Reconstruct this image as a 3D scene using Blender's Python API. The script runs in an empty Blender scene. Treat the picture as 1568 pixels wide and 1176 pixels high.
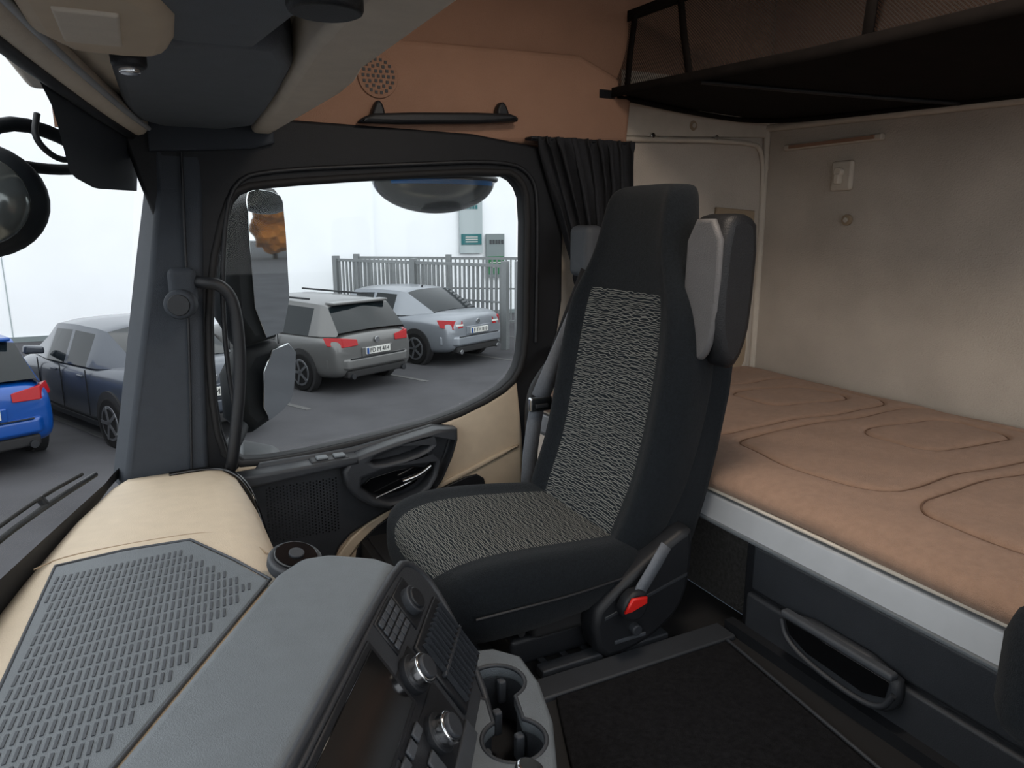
import bpy, bmesh, math, random
from mathutils import Vector, Matrix
random.seed(4)
S=bpy.context.scene
COL=bpy.context.collection
try:
    S.view_settings.view_transform='Standard'
except Exception: pass

# ---------------------------------------------------------------- materials
def lin(c):
    o=[]
    for v in c[:3]:
        v=v/255.0
        o.append(v/12.92 if v<=.04045 else ((v+.055)/1.055)**2.4)
    return (o[0],o[1],o[2],1)
MATS={}
def mat(name,c,rough=.6,metal=0,var=.12,vscale=30,bump=0,bscale=300,coat=0,spec=.5,sheen=0):
    if name in MATS: return MATS[name]
    m=bpy.data.materials.new(name);m.use_nodes=True;nt=m.node_tree
    b=nt.nodes['Principled BSDF']
    b.inputs['Roughness'].default_value=rough;b.inputs['Metallic'].default_value=metal
    b.inputs['Specular IOR Level'].default_value=spec
    if coat: b.inputs['Coat Weight'].default_value=coat
    if sheen: b.inputs['Sheen Weight'].default_value=sheen
    L=lin(c)
    tc=nt.nodes.new('ShaderNodeTexCoord')
    n=nt.nodes.new('ShaderNodeTexNoise');n.inputs['Scale'].default_value=vscale;n.inputs['Detail'].default_value=4
    nt.links.new(tc.outputs['Object'],n.inputs['Vector'])
    r=nt.nodes.new('ShaderNodeValToRGB')
    r.color_ramp.elements[0].position=.3;r.color_ramp.elements[1].position=.7
    r.color_ramp.elements[0].color=tuple(v*(1-var) for v in L[:3])+(1,)
    r.color_ramp.elements[1].color=tuple(min(1,v*(1+var)) for v in L[:3])+(1,)
    nt.links.new(n.outputs['Fac'],r.inputs[0]);nt.links.new(r.outputs[0],b.inputs['Base Color'])
    if bump:
        n2=nt.nodes.new('ShaderNodeTexNoise');n2.inputs['Scale'].default_value=bscale;n2.inputs['Detail'].default_value=3
        nt.links.new(tc.outputs['Object'],n2.inputs['Vector'])
        bp=nt.nodes.new('ShaderNodeBump');bp.inputs['Strength'].default_value=bump;bp.inputs['Distance'].default_value=.002
        nt.links.new(n2.outputs['Fac'],bp.inputs['Height']);nt.links.new(bp.outputs[0],b.inputs['Normal'])
    MATS[name]=m
    return m
M_beige=mat('beige_soft_plastic',(194,178,156),.6,var=.04,bump=.3,bscale=500)
M_doorbeige=mat('door_beige',(196,180,158),.6,var=.04,bump=.3,bscale=500)
M_seam=mat('beige_seam',(150,132,110),.7,var=.04)
M_cream=mat('cream_headliner_rail',(204,194,180),.7,var=.04,bump=.3)
M_brown=mat('brown_headliner',(152,119,100),.85,var=.06,vscale=8,bump=.6,bscale=350,spec=.2)
M_brown2=mat('brown_headliner_upper',(150,117,98),.9,var=.07,vscale=6,bump=.6,bscale=350,spec=.2)
M_wall=mat('bunk_wall_felt',(184,175,164),.95,var=.09,vscale=5,bump=.8,bscale=250,spec=.1)
M_wall2=mat('bunk_wall_trim',(192,183,170),.8,var=.05,bump=.3)
M_gray=mat('blue_gray_plastic',(94,100,105),.5,var=.05,bump=.4,bscale=700)
M_gray2=mat('gray_plastic',(62,66,72),.6,var=.06,bump=.4,bscale=700)
M_pillar=mat('pillar_gray_plastic',(48,53,60),.65,var=.06,bump=.4,bscale=700,spec=.3)
M_visor=mat('visor_gray_plastic',(92,98,106),.6,var=.05,bump=.4,bscale=700)
M_slot=mat('slot_gray',(58,62,68),.6,var=.03)
M_dark=mat('dark_plastic',(46,49,54),.5,var=.08,bump=.3,bscale=600)
M_black=mat('black_plastic',(26,28,32),.5,var=.08,bump=.2,bscale=500,spec=.4)
M_frame=mat('door_frame_black',(20,22,26),.6,var=.08,bump=.2,bscale=500,spec=.3)
M_gloss=mat('gloss_black',(14,15,17),.12,var=.02)
M_rubber=mat('black_rubber',(22,22,24),.75,var=.1)
M_chrome=mat('chrome',(205,207,210),.18,1,var=.02)
M_rail=mat('anodised_aluminium',(166,170,175),.4,.15,var=.03)
M_carpet=mat('black_carpet',(27,27,29),.98,var=.35,vscale=120,bump=1,bscale=500,spec=.1)
M_gcarpet=mat('grey_side_carpet',(76,75,74),.98,var=.25,vscale=120,bump=1,bscale=500,spec=.1)
M_mattress=mat('mattress_fabric',(154,125,106),.95,var=.08,vscale=60,bump=.9,bscale=600,spec=.1,sheen=.15)
M_thread=mat('quilt_thread',(118,92,76),.9,var=.1)
M_fabric=mat('black_seat_fabric',(23,27,31),.95,var=.25,vscale=200,bump=.8,bscale=700,spec=.12,sheen=.05)
M_leather=mat('black_leather',(24,25,28),.5,var=.1,bump=.5,bscale=400,spec=.4)
M_wing=mat('gray_leather',(92,91,92),.55,var=.05,bump=.5,bscale=400)
M_curtain=mat('black_curtain_cloth',(27,29,34),.9,var=.2,vscale=60,bump=.4)
M_belt=mat('seat_belt_webbing',(96,101,108),.7,var=.1,vscale=200,bump=.5)
M_red=mat('buckle_red',(205,35,30),.4,var=.02)
M_cloth=mat('black_net_cloth',(24,21,20),.95,var=.2,vscale=20,spec=.1)
M_ivory=mat('lamp_beige',(196,178,154),.55,var=.03)
M_asphalt=mat('asphalt',(68,68,71),.95,var=.16,vscale=1.2,bump=.8,bscale=60,spec=.2)
M_line=mat('faded_line',(88,88,88),.9,spec=.2)
M_white=mat('white_render_wall',(236,239,243),.9,var=.02,vscale=1)
M_galv=mat('galvanised_steel',(120,124,126),.5,.3,var=.06)
M_glassdark=mat('car_window_glass',(18,24,27),.08,var=.05,spec=.35)
M_tyre=mat('tyre',(18,18,19),.85,var=.1,spec=.2)
M_alloy=mat('alloy_wheel',(120,122,126),.3,.7,var=.03)
M_tail=mat('tail_lamp_red',(150,10,20),.25,var=.05,spec=.3)
M_plate=mat('plate_white',(190,190,186),.5,var=.01)
M_teal=mat('sign_teal',(8,92,96),.5,var=.02)
M_green=mat('sign_green',(8,100,55),.5,var=.02)
M_signgray=mat('sign_gray',(112,122,124),.5,var=.02)
M_signwhite=mat('sign_pale',(160,170,173),.5,var=.02)
M_blue=mat('mirror_blue_band',(20,95,160),.3,var=.02)
M_dish=mat('ramp_mirror_glass',(100,104,104),.12,.6,var=.1,vscale=6)
M_house=mat('mirror_housing',(13,18,23),.6,var=.05,spec=.25)
M_foot=mat('mirror_foot_gray',(70,74,78),.6,var=.05)
M_sil=mat('silver_paint',(128,133,140),.32,.4,var=.02,coat=.4)
M_grp=mat('grey_paint',(92,92,92),.32,.3,var=.02,coat=.4)
M_drk=mat('dark_grey_paint',(58,64,74),.3,.3,var=.02,coat=.6)
M_blu=mat('blue_paint',(5,66,140),.3,.15,var=.02,coat=.5)
M_tside=mat('truck_side_paint',(58,66,78),.4,var=.03)
M_bark=mat('bark',(50,40,30),.9)
M_leafo=mat('autumn_leaves',(165,100,22),.9,var=.4,vscale=3)
M_leafg=mat('green_leaves',(68,82,32),.9,var=.4,vscale=3)

def mirror_mat():
    m=bpy.data.materials.new('mirror_glass');m.use_nodes=True
    b=m.node_tree.nodes['Principled BSDF'];b.inputs['Metallic'].default_value=1;b.inputs['Roughness'].default_value=.02
    b.inputs['Base Color'].default_value=(.55,.58,.60,1);return m
M_mirror=mirror_mat()
def glass_mat():
    m=bpy.data.materials.new('window_glass');m.use_nodes=True;nt=m.node_tree;nt.nodes.clear()
    t=nt.nodes.new('ShaderNodeBsdfTransparent');t.inputs[0].default_value=(.97,.985,.98,1)
    g=nt.nodes.new('ShaderNodeBsdfGlossy');g.inputs['Roughness'].default_value=.02
    x=nt.nodes.new('ShaderNodeMixShader');x.inputs[0].default_value=.008
    o=nt.nodes.new('ShaderNodeOutputMaterial')
    nt.links.new(t.outputs[0],x.inputs[1]);nt.links.new(g.outputs[0],x.inputs[2]);nt.links.new(x.outputs[0],o.inputs[0]);return m
M_glass=glass_mat()
def net_mat():
    m=bpy.data.materials.new('storage_net_mesh');m.use_nodes=True;nt=m.node_tree;b=nt.nodes['Principled BSDF']
    b.inputs['Base Color'].default_value=lin((36,30,28));b.inputs['Roughness'].default_value=.9
    uv=nt.nodes.new('ShaderNodeUVMap')
    sx=nt.nodes.new('ShaderNodeSeparateXYZ');nt.links.new(uv.outputs[0],sx.inputs[0])
    prev=[]
    for k in (0,1):
        mu=nt.nodes.new('ShaderNodeMath');mu.operation='MULTIPLY';mu.inputs[1].default_value=150
        nt.links.new(sx.outputs[k],mu.inputs[0])
        fr=nt.nodes.new('ShaderNodeMath');fr.operation='FRACT';nt.links.new(mu.outputs[0],fr.inputs[0])
        gt=nt.nodes.new('ShaderNodeMath');gt.operation='GREATER_THAN';gt.inputs[1].default_value=.34
        nt.links.new(fr.outputs[0],gt.inputs[0]);prev.append(gt)
    ml_=nt.nodes.new('ShaderNodeMath');ml_.operation='MULTIPLY'
    nt.links.new(prev[0].outputs[0],ml_.inputs[0]);nt.links.new(prev[1].outputs[0],ml_.inputs[1])
    t=nt.nodes.new('ShaderNodeBsdfTransparent');x=nt.nodes.new('ShaderNodeMixShader')
    nt.links.new(ml_.outputs[0],x.inputs[0]);nt.links.new(b.outputs[0],x.inputs[1]);nt.links.new(t.outputs[0],x.inputs[2])
    nt.links.new(x.outputs[0],nt.nodes['Material Output'].inputs[0]);return m
M_net=net_mat()
def pattern_mat():
    m=bpy.data.materials.new('wavy_line_seat_fabric');m.use_nodes=True;nt=m.node_tree;b=nt.nodes['Principled BSDF']
    b.inputs['Roughness'].default_value=.9;b.inputs['Specular IOR Level'].default_value=.12
    uv=nt.nodes.new('ShaderNodeUVMap');mp=nt.nodes.new('ShaderNodeMapping');mp.inputs['Scale'].default_value=(34,38,34)
    nt.links.new(uv.outputs[0],mp.inputs[0])
    outs=[]
    for off,dist,ds in((0,2.3,1.6),(3.3,2.6,2.0)):
        mp2=nt.nodes.new('ShaderNodeMapping');mp2.inputs['Location'].default_value=(off,off*.37,off)
        nt.links.new(mp.outputs[0],mp2.inputs[0])
        w=nt.nodes.new('ShaderNodeTexWave');w.bands_direction='Y';w.inputs['Scale'].default_value=.9
        w.inputs['Distortion'].default_value=dist;w.inputs['Detail'].default_value=0;w.inputs['Detail Scale'].default_value=ds
        nt.links.new(mp2.outputs[0],w.inputs['Vector'])
        r=nt.nodes.new('ShaderNodeValToRGB');r.color_ramp.elements[0].position=.86;r.color_ramp.elements[1].position=1.0
        nt.links.new(w.outputs['Fac'],r.inputs[0]);outs.append(r)
    mx=nt.nodes.new('ShaderNodeMath');mx.operation='MAXIMUM'
    nt.links.new(outs[0].outputs[0],mx.inputs[0]);nt.links.new(outs[1].outputs[0],mx.inputs[1])
    c=nt.nodes.new('ShaderNodeMix');c.data_type='RGBA'
    c.inputs[6].default_value=lin((25,30,35));c.inputs[7].default_value=lin((120,120,116))
    nt.links.new(mx.outputs[0],c.inputs[0]);nt.links.new(c.outputs[2],b.inputs['Base Color'])
    return m
M_pat=pattern_mat()

# ---------------------------------------------------------------- helpers
def empty(name,loc=(0,0,0),rot=(0,0,0)):
    e=bpy.data.objects.new(name,None);COL.objects.link(e);e.location=loc;e.rotation_euler=rot;e.empty_display_size=.1;return e
def mk(name,verts,faces,m,parent=None,smooth=False,mi=None,mats=None):
    me=bpy.data.meshes.new(name);me.from_pydata([tuple(v) for v in verts],[],faces);me.update()
    bm=bmesh.new();bm.from_mesh(me);bmesh.ops.recalc_face_normals(bm,faces=bm.faces);bm.to_mesh(me);bm.free()
    for x in (mats or [m]): me.materials.append(x)
    if mi:
        for p,i in zip(me.polygons,mi): p.material_index=i
    if smooth:
        for p in me.polygons: p.use_smooth=True
    ob=bpy.data.objects.new(name,me);COL.objects.link(ob)
    if parent: ob.parent=parent
    return ob
def bev(ob,w,seg=3,ang=35):
    if w>0:
        b=ob.modifiers.new('bevel','BEVEL');b.width=w;b.segments=seg;b.limit_method='ANGLE';b.angle_limit=math.radians(ang)
        for p in ob.data.polygons: p.use_smooth=True
        w2=ob.modifiers.new('wn','WEIGHTED_NORMAL');w2.keep_sharp=True
    return ob
def box(name,a,b,m,parent=None,bevel=.004):
    x0,y0,z0=a;x1,y1,z1=b
    v=[(x0,y0,z0),(x1,y0,z0),(x1,y1,z0),(x0,y1,z0),(x0,y0,z1),(x1,y0,z1),(x1,y1,z1),(x0,y1,z1)]
    f=[(0,3,2,1),(4,5,6,7),(0,1,5,4),(1,2,6,5),(2,3,7,6),(3,0,4,7)]
    return bev(mk(name,v,f,m,parent),bevel)
def prism(name,lo,hi,m,parent=None,bevel=.01,seg=4):
    n=len(lo);v=list(lo)+list(hi)
    f=[tuple(range(n))[::-1],tuple(range(n,2*n))]+[(i,(i+1)%n,n+(i+1)%n,n+i) for i in range(n)]
    return bev(mk(name,v,f,m,parent),bevel,seg,25)
def chaik(p,n=2,closed=True):
    for _ in range(n):
        q=[];N=len(p)
        for i in range(N if closed else N-1):
            a=p[i];b=p[(i+1)%N]
            q.append(tuple(a[k]*.75+b[k]*.25 for k in range(len(a))));q.append(tuple(a[k]*.25+b[k]*.75 for k in range(len(a))))
        if not closed: q=[p[0]]+q+[p[-1]]
        p=q
    return p
def tomesh(ob):
    bpy.context.view_layer.update()
    dg=bpy.context.evaluated_depsgraph_get()
    me=bpy.data.meshes.new_from_object(ob.evaluated_get(dg))
    n=ob.name;mw=ob.matrix_basis.copy();par=ob.parent;cu=ob.data
    bpy.data.objects.remove(ob);o=bpy.data.objects.new(n,me);COL.objects.link(o);o.matrix_basis=mw;o.parent=par
    return o
def flat(name,loops,O,U,V,t,m,parent=None,bevel=.004,sm=0):
    U=Vector(U).normalized();V=Vector(V).normalized();N=U.cross(V)
    cu=bpy.data.curves.new(name,'CURVE');cu.dimensions='2D';cu.fill_mode='BOTH'
    for l in loops:
        if sm: l=chaik(l,sm)
        s=cu.splines.new('POLY');s.points.add(len(l)-1)
        for i,p in enumerate(l): s.points[i].co=(p[0],p[1],0,1)
        s.use_cyclic_u=True
    bevel=min(bevel,t/2.2)
    cu.extrude=t/2-bevel;cu.bevel_depth=bevel;cu.bevel_resolution=2;cu.offset=-bevel
    cu.materials.append(m)
    ob=bpy.data.objects.new(name,cu);COL.objects.link(ob)
    mt=Matrix.Identity(4)
    for i in range(3): mt[i][0]=U[i];mt[i][1]=V[i];mt[i][2]=N[i];mt[i][3]=(Vector(O)+N*t/2)[i]
    ob.matrix_basis=mt
    if parent: ob.parent=parent
    return tomesh(ob)
DX=(1,0,0);DY=(0,1,0);DZ=(0,0,1)
def door(name,loops,y,t,m,parent,bevel=.004,sm=0): return flat(name,loops,(0,y,0),DX,DZ,t,m,parent,bevel,sm)
def hor(name,loops,z,t,m,parent,bevel=.004,sm=0): return flat(name,loops,(0,0,z),DX,DY,t,m,parent,bevel,sm)
def tube(name,pts,r,m,parent=None,sm=2,res=4,cyc=False):
    if sm: pts=chaik(pts,sm,cyc)
    cu=bpy.data.curves.new(name,'CURVE');cu.dimensions='3D';cu.bevel_depth=r;cu.bevel_resolution=res;cu.use_fill_caps=True
    s=cu.splines.new('POLY');s.points.add(len(pts)-1)
    for i,p in enumerate(pts): s.points[i].co=(p[0],p[1],p[2],1)
    s.use_cyclic_u=cyc
    cu.materials.append(m);ob=bpy.data.objects.new(name,cu);COL.objects.link(ob)
    if parent: ob.parent=parent
    o=tomesh(ob)
    for p in o.data.polygons:p.use_smooth=True
    return o
def ribbon(name,pts,w,side,m,parent=None,t=.003):
    side=Vector(side).normalized();v=[];f=[]
    for p in pts:
        p=Vector(p);v+=[p-side*w/2,p+side*w/2]
    for i in range(len(pts)-1): f.append((2*i,2*i+1,2*i+3,2*i+2))
    ob=mk(name,v,f,m,parent,True);s=ob.modifiers.new('s','SOLIDIFY');s.thickness=t;s.offset=0;return ob
def cyl(name,c,axis,r,d,m,parent=None,bevel=.002,seg=32,r2=None):
    axis=Vector(axis).normalized();q=axis.to_track_quat('Z','Y');r2=r if r2 is None else r2
    v=[];
    for k,(rr,h) in enumerate(((r,-d/2),(r2,d/2))):
        for i in range(seg):
            a=2*math.pi*i/seg;v.append(Vector(c)+q@Vector((rr*math.cos(a),rr*math.sin(a),h)))
    f=[tuple(range(seg))[::-1],tuple(range(seg,2*seg))]+[(i,(i+1)%seg,seg+(i+1)%seg,seg+i) for i in range(seg)]
    return bev(mk(name,v,f,m,parent),bevel,2)
def loft(name,rings,mats,parent=None,sub=2,mifn=None,uvfn=None):
    n=len(rings[0]);v=[p for r in rings for p in r];f=[];mi=[]
    for i in range(len(rings)-1):
        for j in range(n):
            f.append((i*n+j,i*n+(j+1)%n,(i+1)*n+(j+1)%n,(i+1)*n+j));mi.append(mifn(i,j) if mifn else 0)
    f.append(tuple(range(n))[::-1]);mi.append(0);f.append(tuple(range((len(rings)-1)*n,len(rings)*n)));mi.append(0)
    ob=mk(name,v,f,None,parent,True,mi,mats)
    if uvfn: setuv(ob,uvfn)
    if sub:
        s=ob.modifiers.new('sub','SUBSURF');s.levels=sub;s.render_levels=sub
    return ob
def setuv(ob,fn):
    uv=ob.data.uv_layers.new(name='UVMap')
    for l in ob.data.loops: uv.data[l.index].uv=fn(ob.data.vertices[l.vertex_index].co)
def boxes(name,lst,m,parent=None):
    v=[];f=[]
    for c,ux,uy,uz in lst:
        c=Vector(c);b=len(v)
        for sx,sy,sz in((-1,-1,-1),(1,-1,-1),(1,1,-1),(-1,1,-1),(-1,-1,1),(1,-1,1),(1,1,1),(-1,1,1)):
            v.append(c+Vector(ux)*sx+Vector(uy)*sy+Vector(uz)*sz)
        f+=[tuple(b+i for i in q) for q in((0,3,2,1),(4,5,6,7),(0,1,5,4),(1,2,6,5),(2,3,7,6),(3,0,4,7))]
    return mk(name,v,f,m,parent)
def inpoly(x,y,P):
    c=False;n=len(P)
    for i in range(n):
        a=P[i];b=P[(i+1)%n]
        if (a[1]>y)!=(b[1]>y) and x<(b[0]-a[0])*(y-a[1])/(b[1]-a[1])+a[0]: c=not c
    return c
def interp(t,T):
    if t<=T[0][0]: return T[0][1]
    for a,b in zip(T,T[1:]):
        if t<=b[0]: return a[1]+(b[1]-a[1])*(t-a[0])/(b[0]-a[0])
    return T[-1][1]

# ================================================================= CAB SHELL
floor=empty('floor')
box('tunnel_floor',(.1,-.6,-.12),(1.12,1.05,0),M_rubber,floor,.005)
box('seat_platform',(.48,1.05,-.14),(1.12,1.9,-.012),M_rubber,floor,.005)
box('footwell_floor',(-.3,1.05,-.42),(.48,1.93,-.38),M_rubber,floor,.0)
box('footwell_step',(.46,1.05,-.40),(.48,1.9,-.02),M_rubber,floor,.0)
box('tunnel_edge_strip',(.56,.99,-.005),(1.02,1.048,.010),M_dark,floor,.005)
for i in range(5): box('platform_rib_%d'%i,(.52+.05*i,1.1,-.012),(.535+.05*i,1.35,-.004),M_dark,floor,.002)
mt=empty('floor_mat')
matloop=[(.585,.985),(.985,.985),(.945,.62),(.90,.2),(.35,.2),(.45,.65),(.55,.9)]
hor('carpet',[matloop],.0005,.009,M_carpet,mt,.003)
tube('edge_trim',[(.99,.985,.010),(.95,.62,.010),(.905,.2,.010)],.0035,M_dark,mt,0)

box('wall_rear',(1.965,-.6,-.15),(2.02,2.02,1.62),M_wall,None,.0)
wr=empty('trim_1')
tube('rear_ledge',[(1.955,1.93,1.165),(1.95,1.5,1.152),(1.955,1.1,1.14),(1.955,.3,1.12),(1.955,-.5,1.10)],.012,M_wall2,wr)
box('reading_lamp_slot',(1.945,1.478,1.083),(1.966,1.845,1.103),M_wall2,wr,.006)
box('slot_dark',(1.941,1.50,1.088),(1.947,1.82,1.099),M_brown2,wr,.002)
hk=empty('coat_hook')
box('hook_plate',(1.945,1.57,.945),(1.966,1.645,1.035),M_wall2,hk,.008)
cyl('hook_boss',(1.938,1.607,1.0),DX,.013,.02,M_cream,hk)
box('hook_lip',(1.925,1.598,.965),(1.945,1.616,.995),M_cream,hk,.004)
cyl('snap_button',(1.958,1.577,.856),DX,.017,.012,M_seam,wr);cyl('snap_button_core',(1.950,1.577,.856),DX,.008,.006,M_wall,wr)

box('wall_side',(1.09,1.94,-.15),(1.97,1.99,1.62),M_wall,None,.0)
tr=empty('trim_2')
cyl('snap_button',(1.625,1.93,1.155),DY,.016,.012,M_seam,tr);cyl('snap_button_core',(1.625,1.922,1.155),DY,.008,.006,M_wall,tr)
door('side_panel',[[(1.34,.30),(1.34,1.09),(1.90,1.112),(1.935,1.08),(1.955,.9),(1.958,.30)]],1.945,.012,M_wall,tr,.005,0)
tube('panel_piping',[(1.34,1.925,1.10),(1.88,1.925,1.118),(1.935,1.925,1.09),(1.955,1.93,.95),(1.957,1.93,.33)],.008,M_wall2,tr)
tube('corner_strip',[(1.955,1.93,1.16),(1.965,1.93,.32)],.012,M_wall2,tr,0)
cyl('clip_a',(1.46,1.925,1.115),DY,.008,.02,M_chrome,tr);cyl('clip_b',(1.72,1.925,1.122),DY,.008,.02,M_chrome,tr)
door('upper_fill',[[(1.34,1.11),(1.34,1.30),(1.96,1.30),(1.96,1.135)]],1.945,.02,M_wall2,tr,.003)
pk=empty('fabric_pocket')
door('pocket',[[(1.72,.30),(1.72,.55),(1.92,.535),(1.93,.36),(1.90,.30)]],1.93,.012,M_wall2,pk,.005,1)
door('pocket_rim',[[(1.74,.34),(1.74,.53),(1.905,.52),(1.912,.37),(1.89,.33)]],1.917,.003,M_seam,pk,.001,1)
door('upper_flap',[[(1.74,.60),(1.74,.90),(1.915,.89),(1.915,.60)]],1.93,.010,M_seam,pk,.004,0)

box('ceiling',(-.2,-.2,1.6),(2.02,2.02,1.66),M_brown2,None,.0)
wo=empty('wall_front')
door('overhead_door_panel',[[(.20,1.03),(.6,1.046),(1.335,1.081),(1.345,1.205),(1.29,1.268),(1.16,1.315),(.694,1.303),(.2,1.29)]],1.925,.05,M_brown,wo,.015,0)
door('upper_side_lining',[[(-.15,1.05),(-.15,1.62),(1.95,1.62),(1.95,1.27),(1.36,1.24),(1.33,1.06)]],1.939,.012,M_brown2,wo,.003)
box('body_pillar_inner',(1.08,1.90,-.15),(1.36,1.925,1.06),M_wall2,wo,.003)

gh=empty('overhead_grab_handle')
door('bar',[[(.50,1.085),(.94,1.112),(.945,1.128),(.91,1.137),(.55,1.115),(.51,1.10)]],1.868,.035,M_black,gh,.008,1)
door('foot_a',[[(.535,1.10),(.575,1.10),(.57,1.135),(.556,1.148),(.545,1.13)]],1.875,.03,M_black,gh,.006,1)
door('foot_b',[[(.885,1.12),(.925,1.12),(.915,1.155),(.90,1.168),(.885,1.15)]],1.875,.03,M_black,gh,.006,1)
sp=empty('ceiling_speaker')
cyl('grille',(.565,1.873,1.205),DY,.052,.008,M_brown2,sp)
lst=[]
for r_,n_ in((.0,1),(.013,6),(.026,12),(.039,18)):
    for i in range(n_):
        a=6.283*i/n_;lst.append(((.565+r_*math.cos(a),1.868,1.205+r_*math.sin(a)),(.0035,0,0),(0,.001,0),(0,0,.0035)))
boxes('grille_holes',lst,M_black,sp)

# ================================================================= DOOR
WIN=[(.192,.881),(.224,.919),(.313,.932),(.533,.952),(.907,.979),(.954,.957),(.977,.904),(.975,.681),(.972,.488),(.948,.407),(.883,.357),(.726,.302),(.494,.272),(.267,.251),(.147,.260),(.125,.370),(.128,.567),(.147,.725)]
dr=empty('door_1')
OUT=[(-.02,1.02),(-.02,1.09),(.2,1.09),(1.03,1.078),(1.105,.98),(1.108,.5),(1.02,.39),(.995,.2),(.998,-.35),(.955,-.35),(.965,.385),(.89,.338),(.73,.284),(.5,.255),(.27,.234),(.04,.23),(.05,.4),(.07,.7)]
door('window_frame',[OUT,WIN],1.91,.045,M_frame,dr,.008,1)
def grow(P,k):
    cx=sum(p[0] for p in P)/len(P);cz=sum(p[1] for p in P)/len(P)
    return [(cx+(p[0]-cx)*k,cz+(p[1]-cz)*k) for p in P]
tube('window_seal',[(p[0],1.866,p[1]) for p in grow(WIN,1.03)],.009,M_rubber,dr,1,4,True)
tube('frame_ridge',[(.165,1.86,.30),(.150,1.86,.6),(.17,1.86,.82),(.20,1.86,.945),(.30,1.86,.97),(.6,1.86,.992),(.92,1.86,1.015),(1.0,1.86,.98),(1.02,1.86,.9),(1.015,1.86,.5)],.006,M_black,dr)
door('beige_panel',[[(.16,.245),(.494,.262),(.726,.292),(.883,.347),(.955,.385),(.975,.2),(.978,-.36),(.1,-.36),(.14,.2)]],1.92,.06,M_doorbeige,dr,.012,0)
door('black_insert',[[(.14,.245),(.421,.252),(.50,.262),(.735,.300),(.728,.22),(.67,.115),(.60,.075),(.50,.04),(.41,-.005),(.375,-.08),(.15,-.10)]],1.88,.035,M_dark,dr,.01,1)
door('door_pocket',[[(.42,-.36),(.435,-.06),(.49,.005),(.56,.042),(.763,.114),(.835,.120),(.852,.05),(.87,-.36)]],1.862,.008,M_black,dr,.003,1)
door('pocket_lip',[[(.35,-.36),(.375,-.07),(.45,.015),(.56,.065),(.75,.128),(.955,.197),(.955,.185),(.77,.118),(.56,.048),(.47,-.01),(.41,-.08),(.40,-.36)]],1.862,.012,M_doorbeige,dr,.005,1)
door('armrest_pull',[[(.405,.23),(.5,.258),(.735,.300),(.735,.235),(.672,.108),(.60,.078),(.505,.08),(.42,.14)],[(.475,.228),(.56,.252),(.655,.268),(.66,.245),(.60,.222),(.50,.212)],[(.435,.175),(.53,.197),(.60,.200),(.672,.215),(.655,.14),(.60,.105),(.51,.10)]],1.85,.055,M_dark,dr,.010,1)
tube('door_release_lever',[(.575,1.812,.150),(.62,1.807,.162),(.655,1.807,.185)],.008,M_chrome,dr,1)
tube('lever_slot_trim',[(.49,1.815,.112),(.56,1.81,.135),(.60,1.81,.148)],.003,M_chrome,dr,1)
door('lever_slot',[[(.45,.16),(.60,.185),(.655,.17),(.60,.12),(.51,.11)]],1.835,.004,M_gloss,dr,.001,1)
box('switch_block',(.33,1.80,.228),(.43,1.845,.246),M_black,dr,.005)
box('switch_a',(.345,1.805,.246),(.375,1.835,.252),M_gray,dr,.003);box('switch_b',(.39,1.805,.246),(.42,1.835,.252),M_gray,dr,.003)
door('sill_top',[[(.14,.235),(.45,.245),(.45,.225),(.14,.20)]],1.85,.06,M_dark,dr,.008)
lst=[]
for i in range(22):
    for j in range(18):
        x=.22+i*.0085;z_=.03+j*.0085+(.004 if i%2 else 0)
        if x<.40: lst.append(((x,1.8435,z_),(.0016,0,0),(0,.0008,0),(0,0,.0016)))
boxes('speaker_grille_dots',lst,M_gloss,dr)
w1=door('window_1',[grow(WIN,1.02)],1.935,.004,M_glass,None,.001,1)

# A pillar
ap=empty('trim_3')
prism('a_pillar',[(.035,1.87,1.09),(.15,1.87,1.09),(.105,1.845,.60),(.085,1.845,.22),(-.10,1.845,.22),(-.066,1.845,.393),(.005,1.85,.729),(.038,1.86,.92)],
      [(.02,1.98,1.09),(.155,1.93,1.09),(.12,1.93,.60),(.10,1.93,.22),(-.13,1.96,.22),(-.095,1.97,.393),(-.03,1.98,.729),(.01,1.98,.92)],M_pillar,ap,.012)
tube('pillar_seam',[(.095,1.85,1.0),(.075,1.838,.6),(.05,1.838,.25)],.003,M_black,ap)
door('pillar_header',[[(.03,1.0),(.12,1.005),(.25,1.015),(.30,1.03),(.30,1.08),(.03,1.08)]],1.865,.02,M_pillar,ap,.006,0)
cyl('pillar_speaker_body',(.062,1.80,.665),(-.25,-1,0),.034,.05,M_pillar,ap,.01)
cyl('pillar_speaker_grille',(.056,1.774,.665),(-.25,-1,0),.024,.006,M_black,ap)
box('pillar_speaker_bracket',(.04,1.80,.66),(.10,1.86,.745),M_pillar,ap,.015)
g2=empty('pillar_grab_handle')
tube('rail',[(.09,1.86,.715),(.105,1.80,.712),(.15,1.79,.708),(.178,1.79,.66),(.178,1.79,.5),(.15,1.79,.33),(.140,1.80,.27),(.135,1.85,.235)],.014,M_black,g2,3,6)
g3=empty('door_grab_handle')
tube('rail',[(1.075,1.86,.47),(1.05,1.80,.468),(1.0,1.79,.42),(.965,1.79,.37),(.955,1.79,.30),(.965,1.79,.15),(.975,1.80,.02),(.98,1.86,-.02)],.014,M_black,g3,3,6)

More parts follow.
